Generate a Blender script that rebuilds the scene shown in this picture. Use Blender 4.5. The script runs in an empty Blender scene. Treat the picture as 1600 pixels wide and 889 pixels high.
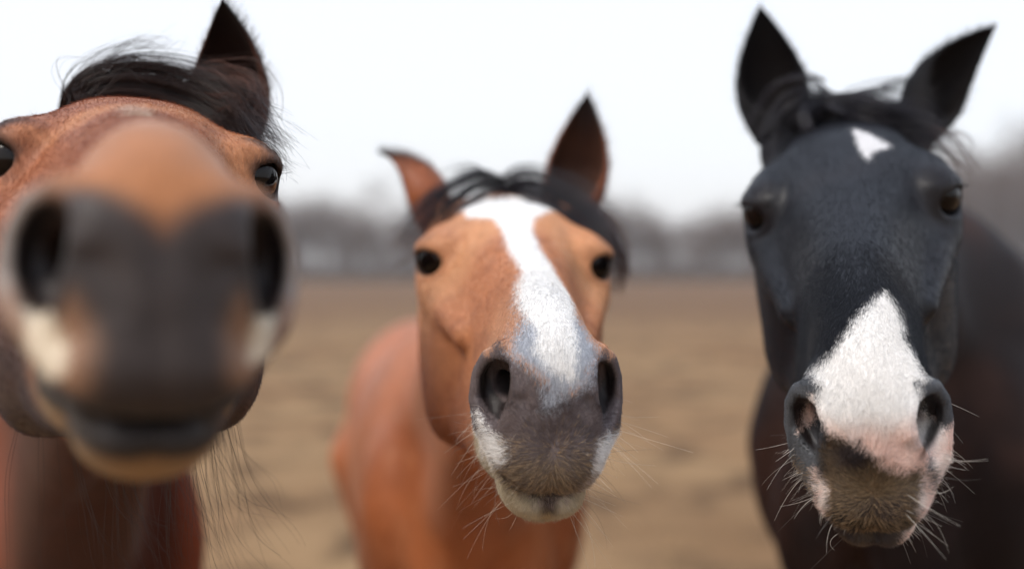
# Three horses leaning their heads toward the camera in an open field, overcast day.
import bpy, math, random, time
import numpy as np
from mathutils import Vector, Matrix
sc = bpy.context.scene
# ------------------------------------------------------------------ camera
CAM_Z = 1.55
cam = bpy.data.cameras.new('camera'); camo = bpy.data.objects.new('camera', cam)
sc.collection.objects.link(camo); sc.camera = camo
camo.location = (0, 0, CAM_Z); camo.rotation_euler = (math.radians(90), 0, 0)
cam.lens = 35.0; cam.sensor_width = 36.0; cam.shift_y = -0.0122
cam.clip_start = 0.02; cam.clip_end = 2000
cam.dof.use_dof = True; cam.dof.focus_distance = 0.765; cam.dof.aperture_fstop = 1.8
# ------------------------------------------------------------------ world: overcast sky
w = bpy.data.worlds.new('World'); sc.world = w; w.use_nodes = True
nt = w.node_tree; nt.nodes.clear()
out = nt.nodes.new('ShaderNodeOutputWorld')
sky = nt.nodes.new('ShaderNodeTexSky'); sky.sky_type = 'NISHITA'; sky.sun_disc = False
sky.sun_elevation = math.radians(50); sky.sun_rotation = math.radians(228); sky.dust_density = 4
bg1 = nt.nodes.new('ShaderNodeBackground'); bg1.inputs[1].default_value = 0.05
nt.links.new(sky.outputs[0], bg1.inputs[0])
geo = nt.nodes.new('ShaderNodeNewGeometry'); sep = nt.nodes.new('ShaderNodeSeparateXYZ')
nt.links.new(geo.outputs['Incoming'], sep.inputs[0])
neg = nt.nodes.new('ShaderNodeMath'); neg.operation = 'MULTIPLY'; neg.inputs[1].default_value = -1
nt.links.new(sep.outputs[2], neg.inputs[0])
cr = nt.nodes.new('ShaderNodeValToRGB'); nt.links.new(neg.outputs[0], cr.inputs[0])
e = cr.color_ramp.elements
e[0].position = 0.0; e[0].color = (1.02, 1.02, 1.04, 1)
e[1].position = 1.0; e[1].color = (.74, .84, 1.02, 1)
for p, c in ((.06, (1.00, 1.0, 1.01, 1)), (.13, (.95, .955, .975, 1)), (.30, (.94, .96, 1.0, 1)), (.6, (.74, .83, .98, 1))):
    q = e.new(p); q.color = c
bg2 = nt.nodes.new('ShaderNodeBackground'); bg2.inputs[1].default_value = 1.0
nt.links.new(cr.outputs[0], bg2.inputs[0])
add = nt.nodes.new('ShaderNodeAddShader')
nt.links.new(bg1.outputs[0], add.inputs[0]); nt.links.new(bg2.outputs[0], add.inputs[1]); nt.links.new(add.outputs[0], out.inputs[0])
# ------------------------------------------------------------------ sun behind thick cloud
sl = bpy.data.lights.new('sun', 'SUN'); sl.energy = 2.2; sl.angle = math.radians(22); sl.color = (1, .94, .86)
so = bpy.data.objects.new('sun', sl); sc.collection.objects.link(so)
so.rotation_euler = (math.radians(40), 0, math.radians(-48))
sc.view_settings.view_transform = 'Standard'; sc.view_settings.look = 'None'
sc.view_settings.exposure = 0.0; sc.view_settings.gamma = 1.0
sc.render.engine = 'CYCLES'
sc.cycles.use_denoising = True; sc.cycles.max_bounces = 6; sc.cycles.diffuse_bounces = 3
sc.cycles.transparent_max_bounces = 8
sc.cycles_curves.shape = 'RIBBONS' if hasattr(sc, 'cycles_curves') else 'RIBBONS'
rng = np.random.default_rng(7)
def link(o, parent=None):
    bpy.context.scene.collection.objects.link(o)
    if parent is not None: o.parent = parent
    return o
# ------------------------------------------------------------------ implicit modelling
f4 = np.float32
def smin(a, b, k):
    h = np.clip(0.5 + 0.5*(b-a)/k, 0, 1)
    return b + (a-b)*h - k*h*(1-h)
def smax(a, b, k): return -smin(-a, -b, k)
def rotm(ax, deg):
    a = math.radians(deg); c, s = math.cos(a), math.sin(a)
    return np.array({'x': [[1,0,0],[0,c,-s],[0,s,c]], 'y': [[c,0,s],[0,1,0],[-s,0,c]], 'z': [[c,-s,0],[s,c,0],[0,0,1]]}[ax], f4)
def ell(P, c, r, R=None):
    q = P - np.array(c, f4)
    if R is not None: q = q @ R            # R columns = axes of the ellipsoid
    r = np.array(r, f4)
    k0 = np.sqrt(((q/r)**2).sum(1)) + 1e-9
    k1 = np.sqrt(((q/(r*r))**2).sum(1)) + 1e-9
    return k0*(k0-1)/k1
def cap(P, a, b, ra, rb, sx=1.0):
    a = np.array(a, f4); b = np.array(b, f4)
    d = b-a; t = np.clip(((P-a)@d)/(d@d), 0, 1)
    q = P - a - t[:, None]*d
    if sx != 1.0: q = q*np.array([1/sx, 1, 1], f4)
    return np.sqrt((q*q).sum(1)) - (ra + (rb-ra)*t)
def chain(P, pts, sx=1.0):
    d = None
    for (a, ra), (b, rb) in zip(pts[:-1], pts[1:]):
        c = cap(P, a, b, ra, rb, sx)
        d = c if d is None else np.minimum(d, c)
    return d
def loft(P, U, top, bot, wt, wb, n=2.4):
    u = P[:, 1]; uc = np.clip(u, U[0], U[-1])
    def cr(tab):   # smooth (catmull-rom like) interpolation through a fine resample
        return np.interp(uc, UF, smooth_tab(U, tab))
    UF = np.linspace(U[0], U[-1], 80)
    t = cr(top); b = cr(bot); a = cr(wt); w = cr(wb)
    vc = (t+b)/2; h = (t-b)/2
    vn = np.clip((P[:, 2]-vc)/h, -1.2, 1.2)
    we = np.interp(vn, [-1.2, -0.2, 1.2], [0, 1, 2])
    we = np.where(vn > -0.1, w + (a-w)*np.clip((vn+0.1)/1.1, 0, 1)**1.2, w)
    X = np.abs(P[:, 0])/we; V = np.abs(P[:, 2]-vc)/h
    f = (X**n + V**n + 1e-9)**(1/n)
    g = np.sqrt((X/np.maximum(f,1e-3))**(2*n-2)/we**2 + (V/np.maximum(f,1e-3))**(2*n-2)/h**2) + 1e-3
    d = (f-1)/g
    e = np.maximum(u-U[-1], U[0]-u)
    return smax(d, e, 0.03)
def smooth_tab(U, tab):
    U = np.array(U, float); T = np.array(tab, float)
    UF = np.linspace(U[0], U[-1], 80)
    m = np.gradient(T, U)
    i = np.clip(np.searchsorted(U, UF, side='right')-1, 0, len(U)-2)
    h = U[i+1]-U[i]; t = (UF-U[i])/h
    return (2*t**3-3*t**2+1)*T[i] + (t**3-2*t**2+t)*h*m[i] + (-2*t**3+3*t**2)*T[i+1] + (t**3-t**2)*h*m[i+1]

EYE = (.0785, .203, -.008)
EYE_ANG = 52       # centre of the eyeball
EYE_R = .0235
def head_sdf(P, o):
    """horse head in its own frame: x across, u (poll 0 -> lips .6), v up out of the face"""
    P = P.copy(); c_ = np.clip((-P[:, 2]-.05)/.04, 0, 1)*np.clip((P[:, 1]-.42)/.08, 0, 1)
    P[:, 0] = P[:, 0]/(1 - o.get('taper', 0)*c_)
    P[:, 2] = P[:, 2] - o.get('chin', 0)*np.clip((-P[:, 2]-.06)/.04, 0, 1)*np.clip((P[:, 1]-.40)/.08, 0, 1)
    x = P[:, 0]
    Q = P.copy(); Q[:, 0] = np.sqrt(x*x + 1e-5) - 0.0015     # mirrored, slightly rounded at the middle
    U =   [-.04, .03,  .08,  .14,  .19,  .25,  .32,  .38,  .44,  .50,  .55]
    top = [-.024,.004, .028, .044, .042, .037, .034, .032, .029, .018,-.008]
    bot = [-.10, -.12, -.13, -.13, -.13, -.125,-.115,-.105,-.100,-.100,-.098]
    wt =  [.044, .062, .076, .083, .076, .054, .039, .033, .030, .028, .022]
    wb =  [.050, .070, .084, .091, .088, .077, .060, .050, .045, .042, .037]
    d = loft(P, U, top, bot, wt, wb, 2.5)
    # jowl (masseter) and lower jaw
    d = smin(d, ell(Q, (.060, .18, -.110), (.037, .125, .100)), .03)
    d = smin(d, cap(Q, (.040, .27, -.150), (.022, .46, -.112), .034, .022), .04)
    d = smin(d, cap(Q, (.0, .27, -.10), (.0, .48, -.09), .04, .036), .04)
    # zygomatic arch, facial crest
    d = smin(d, cap(Q, (.078, .10, -.035), (.085, .215, -.034), .013, .012), .03)
    d = smin(d, cap(Q, (.080, .235, -.043), (.058, .345, -.046), .010, .007), .020)
    # brow
    d = smin(d, ell(Q, (.074, .184, .004), (.020, .036, .016)), .025)
    d = smax(d, -ell(Q, (.078, .115, .026), (.014, .022, .014)), .02)
    # hollow between crest and nasal bone
    d = smax(d, -ell(Q, (.073, .355, .010), (.024, .085, .030)), .022)
    d = smax(d, -ell(Q, (.098, .270, .004), (.022, .055, .022)), .02)
    # muzzle mass
    d = smin(d, ell(Q, (0, .500, -.046), (.042, .072, .050)), .03)
    d = smin(d, ell(Q, (0, .470, -.008), (.033, .085, .038)), .02)
    d = smin(d, cap(Q, (.066, .03, -.012), (.074, .020, .004), .024, .016), .025)     # ear roots
    d = smin(d, ell(Q, (.016, .540, -.074), (.026, .037, .030)), .020)      # upper lip pads
    d = smin(d, ell(Q, (0, .546, -.074), (.020, .031, .029)), .012)
    d = smin(d, ell(Q, (.029, .495, -.078), (.0165, .055, .024)), .016)      # lip corner
    # lower lip / chin
    low = ell(Q, (.008, .518, -.112), (.027, .045, .019))
    low = smin(low, ell(Q, (0, .500, -.124), (.030, .034, .020)), .014)
    low = smin(low, cap(Q, (.0, .42, -.112), (.0, .50, -.112), .036, .030), .02)
    # mouth line: a thin groove that curves up toward the corners
    mv = -.100 + 8.0*(Q[:, 0])**2
    d = smin(d, low, .003)
    gr = np.sqrt((P[:, 2]-mv)**2 + np.maximum(0, .455-P[:, 1])**2)
    d = d + .0055*np.exp(-(gr/.0034)**2)
    # nostril: wing, cartilage, funnel, deep passage
    R = rotm('y', -12) @ rotm('x', 10)
    d = smin(d, ell(Q, (.038, .516, -.034), (.0190, .034, .034), R), .016)
    d = smin(d, ell(Q, (.022, .522, -.012), (.016, .034, .020)), .018)
    RF = rotm('y', o.get('nt', 4)) @ rotm('z', 30)
    ns = o.get('ns', 1.0)
    fun = ell(Q, (.0505, .557, -.033), (.0175*ns, .036, .0345*ns), RF)
    core = ell(Q, (.0425, .533, -.028), (.0105*ns, .033, .0260*ns), RF)
    core = smin(core, cap(Q, (.040, .530, -.028), (.020, .47, -.028), .0105, .008), .008)
    d = smax(d, -fun, .012)
    d = smax(d, -core, .006)
    rim = chain(Q, [((.030, .530, -.001), .0050), ((.041, .524, .002), .0048), ((.0520, .516, -.006), .0048), ((.0585, .511, -.022), .0050), ((.0595, .513, -.041), .0058), ((.0510, .525, -.058), .0088), ((.0390, .540, -.065), .0095)])
    d = smin(d, rim, .011)
    d = smin(d, chain(Q, [((.0265, .545, -.008), .0060), ((.0292, .553, -.018), .0056), ((.0320, .552, -.036), .0042), ((.0380, .548, -.052), .0040)]), .010)
    d = smin(d, ell(Q, (.0255, .546, -.041), (.011, .017, .017)), .010)
    # philtrum
    d = d + .0012*np.exp(-(P[:, 0]/.007)**2)*np.clip((P[:, 1]-.54)/.02, 0, 1)
    # eye: lids as a bulge round the ball, almond opening
    ec = np.array(EYE, f4)
    d = smin(d, ell(Q, ec + np.array([-.002, .0, .0], f4), (.0262, .0285, .0265)), .014)
    RO = rotm('z', o.get('eye_ang', EYE_ANG)) @ rotm('x', 14)
    dv = RO @ np.array([1, 0, 0], f4)
    d = smin(d, ell(Q, ec + dv*.008 + np.array([0, -.002, .0150], f4), (.0135, .023, .0060), RO) + o.get('lid', 0), .010)     # upper lid
    d = smin(d, ell(Q, ec + dv*.006 + np.array([0, .000, -.0175], f4), (.012, .020, .0050), RO), .005)
    op = ell(Q, ec + dv*.026 + np.array([0, 0, -.001], f4), (.022, .0210, .0135), RO)
    d = smax(d, -op, .0035)
    d = smax(d, -(np.sqrt(((Q-ec)**2).sum(1)) - EYE_R), .0015)
    # fine lid creases
    return d

def surface_nets(fn, gx, gy, gz, st=4):
    nx, ny, nz = len(gx), len(gy), len(gz)
    def ev(I, J, K):
        return fn(np.stack([gx[I], gy[J], gz[K]], 1).astype(f4))
    ci, cj, ck = [np.unique(np.append(np.arange(0, n, st), n-1)) for n in (nx, ny, nz)]
    A, B, Cc = np.meshgrid(ci, cj, ck, indexing='ij')
    cv = ev(A.ravel(), B.ravel(), Cc.ravel()).reshape(A.shape)
    # a block is needed when the value is small against its size
    bi = np.minimum(np.arange(nx)//st, len(ci)-1); bj = np.minimum(np.arange(ny)//st, len(cj)-1); bk = np.minimum(np.arange(nz)//st, len(ck)-1)
    S = cv[bi][:, bj][:, :, bk].astype(f4)
    def ds(g, c): 
        e = np.abs(np.diff(g[c])); e = np.append(e, e[-1]); return e
    dx, dy, dz = ds(gx, ci), ds(gy, cj), ds(gz, ck)
    diag = np.sqrt(dx[:, None, None]**2 + dy[None, :, None]**2 + dz[None, None, :]**2)
    need = (np.abs(cv) < 1.5*diag + .004)
    nf = need[bi][:, bj][:, :, bk]
    I, J, K = np.nonzero(nf)
    for s in range(0, len(I), 400000):
        e = slice(s, s+400000)
        S[I[e], J[e], K[e]] = ev(I[e], J[e], K[e])
    ins = S < 0
    cnt = np.zeros((nx-1, ny-1, nz-1), np.int8)
    for a in (0, 1):
        for b in (0, 1):
            for c in (0, 1): cnt += ins[a:nx-1+a, b:ny-1+b, c:nz-1+c]
    act = (cnt > 0) & (cnt < 8)
    ai, aj, ak = np.nonzero(act)
    vid = -np.ones(act.shape, np.int64); vid[ai, aj, ak] = np.arange(len(ai))
    acc = np.zeros((len(ai), 3)); n = np.zeros(len(ai))
    cor = [(a, b, c) for a in (0, 1) for b in (0, 1) for c in (0, 1)]
    for p in cor:
        for ax in range(3):
            if p[ax] == 1: continue
            q = list(p); q[ax] = 1
            s0 = S[ai+p[0], aj+p[1], ak+p[2]]; s1 = S[ai+q[0], aj+q[1], ak+q[2]]
            m = (s0 < 0) != (s1 < 0)
            t = np.where(m, s0/(s0-s1+1e-20), 0)
            P0 = np.stack([gx[ai+p[0]], gy[aj+p[1]], gz[ak+p[2]]], 1); P1 = np.stack([gx[ai+q[0]], gy[aj+q[1]], gz[ak+q[2]]], 1)
            acc += np.where(m[:, None], P0 + (P1-P0)*t[:, None], 0); n += m
    V = acc/np.maximum(n, 1)[:, None]
    F = []
    def quads(ax):
        if ax == 0: s0, s1 = ins[:-1, 1:-1, 1:-1], ins[1:, 1:-1, 1:-1]
        if ax == 1: s0, s1 = ins[1:-1, :-1, 1:-1], ins[1:-1, 1:, 1:-1]
        if ax == 2: s0, s1 = ins[1:-1, 1:-1, :-1], ins[1:-1, 1:-1, 1:]
        i, j, k = np.nonzero(s0 != s1); flip = s0[i, j, k]
        if ax == 0: c = [vid[i, j, k], vid[i, j+1, k], vid[i, j+1, k+1], vid[i, j, k+1]]
        if ax == 1: c = [vid[i, j, k], vid[i, j, k+1], vid[i+1, j, k+1], vid[i+1, j, k]]
        if ax == 2: c = [vid[i, j, k], vid[i+1, j, k], vid[i+1, j+1, k], vid[i, j+1, k]]
        q = np.stack(c, 1); q[~flip] = q[~flip][:, ::-1]
        F.append(q)
    for ax in range(3): quads(ax)
    F = np.concatenate(F)
    # project to the surface
    for _ in range(2):
        e = 1e-3
        d = fn(V.astype(f4)); g = np.stack([(fn((V+np.eye(3)[a]*e).astype(f4)) - d)/e for a in range(3)], 1)
        st_ = -(d/np.maximum((g*g).sum(1), .15))[:, None]*g
        L = np.linalg.norm(st_, axis=1, keepdims=True); V = V + st_*np.minimum(1, .0015/(L+1e-9))
    return V, F
def mesh_np(name, V, F, smooth=True):
    me = bpy.data.meshes.new(name)
    V = np.asarray(V, f4); F = np.asarray(F)
    k = F.shape[1]
    me.vertices.add(len(V)); me.vertices.foreach_set('co', V.ravel())
    me.loops.add(len(F)*k); me.loops.foreach_set('vertex_index', F.ravel().astype(np.int32))
    me.polygons.add(len(F)); me.polygons.foreach_set('loop_start', np.arange(0, len(F)*k, k, dtype=np.int32))
    me.update(calc_edges=True); me.validate()
    if smooth: me.polygons.foreach_set('use_smooth', np.ones(len(me.polygons), bool))
    return me
def body_sdf(P, b):
    """trunk and legs in the body frame: x across, y backwards from the withers, z up from the ground"""
    s = b['s']; P = P/s; Q = P.copy(); Q[:, 0] = np.abs(Q[:, 0])
    d = ell(Q, (0, .32, 1.14), (.255, .62, .315))
    d = smin(d, ell(Q, (0, .02, 1.20), (.20, .30, .33)), .08)
    d = smin(d, ell(Q, (0, .98, 1.17), (.245, .36, .28)), .12)
    d = smin(d, ell(Q, (0, .0, 1.42), (.05, .22, .075)), .08)                  # withers
    d = smin(d, ell(Q, (.150, -.12, 1.10), (.085, .12, .19)), .035)               # shoulders / chest
    d = smin(d, ell(Q, (.080, -.230, 1.02), (.068, .07, .14)), .02)
    d = smin(d, cap(Q, (.165, -.17, 1.12), (.12, .02, 1.40), .05, .035), .03)     # shoulder blade             # breast muscles
    d = smin(d, chain(Q, [((.14, -.06, 1.0), .095), ((.135, -.05, .82), .065), ((.13, -.06, .50), .040), ((.13, -.06, .45), .042), ((.13, -.05, .40), .030), ((.13, -.05, .17), .028), ((.13, -.10, .07), .038), ((.13, -.12, .02), .055)]), .04)
    d = smin(d, chain(Q, [((.15, 1.02, 1.0), .15), ((.14, .98, .78), .085), ((.13, 1.20, .55), .045), ((.13, 1.20, .50), .045), ((.13, 1.12, .20), .030), ((.13, 1.07, .08), .038), ((.13, 1.05, .02), .055)]), .05)
    return d*s
def grid_axis(lo, hi, f0, f1, fine, growth=1.12, cmax=.035):
    a = list(np.arange(f0, f1+fine, fine))
    s = fine
    while a[-1] < hi: s = min(s*growth, cmax); a.append(a[-1]+s)
    s = fine; b = []; x = f0
    while x > lo: s = min(s*growth, cmax); x -= s; b.append(x)
    return np.array(b[::-1] + a)
def ear_mesh(base, tip, face, width=.034, nt_=34, na=40):
    """cupped horse ear: base ring closed, open leaf above, pointed tip curling in"""
    base, tip, face = [np.array(v, float) for v in (base, tip, face)]
    ax = tip-base; L = np.linalg.norm(ax); ax /= L
    face = face - (face@ax)*ax; face /= np.linalg.norm(face); side = np.cross(ax, face)
    rows = []
    for i in range(nt_):
        t = i/(nt_-1)
        wd = width*np.interp(t, [0, .12, .3, .48, .65, .8, .92, 1], [.74, .90, 1.06, 1.04, .84, .56, .26, .02])
        A = math.radians(np.interp(t, [0, .10, .25, .5, .8, 1], [176, 165, 128, 104, 88, 80]))
        dep = np.interp(t, [0, .2, .6, 1], [1.0, .95, .75, .6])
        cen = base + ax*L*t + face*(-.012*math.sin(t*3.1) + .018*t**3) 
        th = .0042*np.interp(t, [0, .8, 1], [1.2, .8, .25])
        ring = []
        for j in range(na):                       # outer arc, then inner arc back
            a = -A + 2*A*j/(na-1)
            ring.append(cen + side*math.sin(a)*wd - face*math.cos(a)*wd*dep)
        for j in range(na):
            a = A - 2*A*j/(na-1)
            ww = max(wd-th, wd*.3)
            ring.append(cen + side*math.sin(a)*ww - face*(math.cos(a)*ww*dep) + face*.001)
        rows.append(ring)
    V = np.array(rows).reshape(-1, 3); n = 2*na; F = []
    for i in range(nt_-1):
        for j in range(n): F.append((i*n+j, i*n+(j+1) % n, (i+1)*n+(j+1) % n, (i+1)*n+j))
    inner = np.tile(np.r_[np.zeros(na), np.ones(na)], nt_); tt = np.repeat(np.linspace(0, 1, nt_), n)
    return V, np.array(F), inner, tt
def lin(r, g, b):
    c = np.array([r, g, b], float)/255
    return np.where(c <= .04045, c/12.92, ((c+.055)/1.055)**2.4)
def sst(x, a, b):
    t = np.clip((x-a)/(b-a), 0, 1); return t*t*(3-2*t)
def mix(a, b, t): return a + (b-a)*np.asarray(t)[:, None]
def poly_sd(X, W, poly):
    """signed distance (positive inside) to a polygon in the plane"""
    P = np.stack([X, W], 1); poly = np.array(poly, float); n = len(poly)
    d = np.full(len(P), 1e9); ins = np.zeros(len(P), bool)
    for i in range(n):
        a, b = poly[i], poly[(i+1) % n]; e = b-a; v = P-a
        t = np.clip((v@e)/(e@e+1e-12), 0, 1); q = v - t[:, None]*e
        d = np.minimum(d, (q*q).sum(1))
        c = (a[1] > P[:, 1]) != (b[1] > P[:, 1])
        xi = (b[0]-a[0])*(P[:, 1]-a[1])/(b[1]-a[1]+1e-12) + a[0]
        ins ^= c & (P[:, 0] < xi)
    return np.sqrt(d)*np.where(ins, 1, -1)
# simple smooth value noise for colour variation
_G = np.random.default_rng(3).random((32, 32, 32))
def vnoise(P, f):
    q = P*f; i = np.floor(q).astype(int); t = q-i; t = t*t*(3-2*t); r = 0
    for a in (0, 1):
        for b in (0, 1):
            for c in (0, 1):
                wgt = (t[:, 0] if a else 1-t[:, 0])*(t[:, 1] if b else 1-t[:, 1])*(t[:, 2] if c else 1-t[:, 2])
                r = r + wgt*_G[(i[:, 0]+a) % 32, (i[:, 1]+b) % 32, (i[:, 2]+c) % 32]
    return r
def fbm(P, f): return (vnoise(P, f)*.5 + vnoise(P+3.1, f*2.1)*.3 + vnoise(P+7.7, f*4.3)*.2)
MARK_TILT = {'mid': 22, 'right': 35, 'left': 15}
MARKS = {'mid': {'white': [(-0.0557, -0.0074), (-0.0489, -0.0349), (-0.024, -0.041), (-0.0175, -0.0595), (-0.0154, -0.0932), (-0.0106, -0.12), (-0.0209, -0.1428), (-0.0228, -0.1598), (-0.012, -0.1803), (-0.0156, -0.1963), (-0.0022, -0.2102), (0.0148, -0.2142), (0.0171, -0.1957), (0.0182, -0.1746), (0.0224, -0.1611), (0.0268, -0.1386), (0.0187, -0.1172), (0.0121, -0.0889), (0.0105, -0.0588), (0.0182, -0.0394), (0.0663, -0.0017), (0.0532, 0.0095), (0.0248, 0.0174), (-0.0145, 0.0127), (-0.0434, 0.0093)],
  'roan': [(-0.0224, -0.1529), (-0.0225, -0.1674), (-0.0332, -0.1871), (-0.0361, -0.1962), (-0.0233, -0.2073), (-0.0117, -0.2178), (-0.006, -0.2388), (-0.0013, -0.2387), (0.0006, -0.2282), (0.015, -0.2257), (0.0273, -0.2195), (0.0376, -0.1972), (0.0323, -0.1778), (0.0222, -0.1635), (0.0226, -0.1515)],
  'dark': [(-0.0455, -0.1862), (-0.0371, -0.1976), (-0.0233, -0.2073), (-0.0117, -0.2178), (0.015, -0.2257), (0.0376, -0.1972), (0.0465, -0.1928), (0.0575, -0.2135), (0.0579, -0.2427), (0.0451, -0.2616), (0.0345, -0.2658), (0.0318, -0.2842), (0.0207, -0.299), (-0.0032, -0.3045), (-0.0342, -0.301), (-0.0441, -0.2865), (-0.0431, -0.267), (-0.0569, -0.2513), (-0.0592, -0.2297), (-0.0599, -0.208)],
  'cornL': [(-0.0601, -0.2418), (-0.0549, -0.2526), (-0.0406, -0.2632), (-0.0385, -0.2735), (-0.0454, -0.2787), (-0.053, -0.2708)],
  'cornR': [(0.0383, -0.2637), (0.0504, -0.257), (0.0483, -0.2688), (0.0398, -0.2823), (0.0331, -0.2796)]},
 'right': {'white': [(0.0215, -0.2272), (0.0049, -0.2407), (-0.0117, -0.2605), (-0.0232, -0.2744), (-0.0421, -0.2885), (-0.0354, -0.2977), (-0.038, -0.316), (-0.0292, -0.3317), (-0.0075, -0.3362), (0.0035, -0.3482), (0.0076, -0.3573), (0.0244, -0.3625), (0.0396, -0.3579), (0.055, -0.3422), (0.0578, -0.3331), (0.0534, -0.3264), (0.0432, -0.3185), (0.0414, -0.3042), (0.0387, -0.2974), (0.0472, -0.2964), (0.0403, -0.2786), (0.0339, -0.264), (0.0331, -0.2482), (0.0262, -0.2325)],
  'star': [(0.0084, -0.0394), (0.0226, -0.0482), (0.0362, -0.0601), (0.0478, -0.0703), (0.0368, -0.0767), (0.0283, -0.079), (0.0201, -0.0917), (0.0143, -0.0839), (0.0096, -0.067), (0.0065, -0.0492)],
  'lip': [(-0.0292, -0.3317), (-0.0075, -0.3362), (0.0035, -0.3482), (0.0076, -0.3573), (0.0244, -0.3625), (0.0395, -0.3593), (0.0353, -0.3799), (0.0235, -0.3926), (0.0067, -0.3961), (-0.0171, -0.3904), (-0.031, -0.38), (-0.0347, -0.3622), (-0.0356, -0.3429)],
  'nost': [(-0.0409, -0.3046), (-0.0528, -0.3223), (-0.055, -0.3333), (-0.0427, -0.3251), (-0.0365, -0.3159)],
  'lipL': [(-0.0423, -0.3604), (-0.0324, -0.3723), (-0.0345, -0.3871), (-0.0629, -0.5331), (-0.0413, -0.3827)],
  'lipR': [(0.0395, -0.3593), (0.0445, -0.3735), (0.0901, -0.5168), (0.0323, -0.3965), (0.0323, -0.3796)],
  'chinR': [(0.0218, -0.4072), (0.0384, -0.3921), (0.08, -0.5352), (0.0199, -0.4138)]},
 'left': {'dark': [(-0.052, -0.089), (-0.0269, -0.1352), (-0.0167, -0.1471), (-0.0049, -0.1654), (0.0086, -0.1483), (0.0198, -0.13), (0.0695, -0.0747), (0.0609, -0.1573), (0.0629, -0.1789), (0.0526, -0.1858), (0.0393, -0.2072), (0.0422, -0.2299), (0.036, -0.2386), (0.0164, -0.2435), (-0.0151, -0.2427), (-0.0378, -0.2285), (-0.0405, -0.2154), (-0.0552, -0.1854), (-0.0602, -0.1684), (-0.0583, -0.1491), (-0.0499, -0.133)],
  'cornL': [(-0.0542, -0.1854), (-0.0419, -0.189), (-0.0339, -0.2025), (-0.0357, -0.2155), (-0.0454, -0.2175), (-0.0517, -0.2074)],
  'cornR': [(0.0411, -0.1871), (0.0532, -0.1857), (0.0497, -0.2069), (0.0382, -0.2101), (0.0377, -0.1959)],
  'star': [(-0.0181, -0.0266), (-0.0095, -0.0184), (0.0093, -0.0258), (0.004, -0.05), (-0.0147, -0.0484)]}}
# ------------------------------------------------------------------ materials
def new_mat(name):
    m = bpy.data.materials.new(name); m.use_nodes = True
    return m, m.node_tree, m.node_tree.nodes['Principled BSDF']
def N(nt, t, **kw):
    n = nt.nodes.new(t)
    for k, v in kw.items(): setattr(n, k, v)
    return n
def math_node(nt, op, a, b=None, c=None, clamp=False):
    n = nt.nodes.new('ShaderNodeMath'); n.operation = op; n.use_clamp = clamp
    for i, v in enumerate((a, b, c)):
        if v is None: continue
        if hasattr(v, 'links') or hasattr(v, 'is_linked'): nt.links.new(v, n.inputs[i])
        else: n.inputs[i].default_value = v
    return n.outputs[0]
def mixc(nt, f, a, b):
    n = nt.nodes.new('ShaderNodeMix'); n.data_type = 'RGBA'
    for i, v in ((0, f), (6, a), (7, b)):
        if hasattr(v, 'is_linked'): nt.links.new(v, n.inputs[i])
        else: n.inputs[i].default_value = v
    return n.outputs[2]
def attr(nt, name): return N(nt, 'ShaderNodeAttribute', attribute_name=name)
def noise(nt, vec, scale, det=3, dist=0.0):
    n = nt.nodes.new('ShaderNodeTexNoise'); n.inputs['Scale'].default_value = scale; n.inputs['Detail'].default_value = det
    n.inputs['Distortion'].default_value = dist; nt.links.new(vec, n.inputs['Vector']); return n
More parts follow.
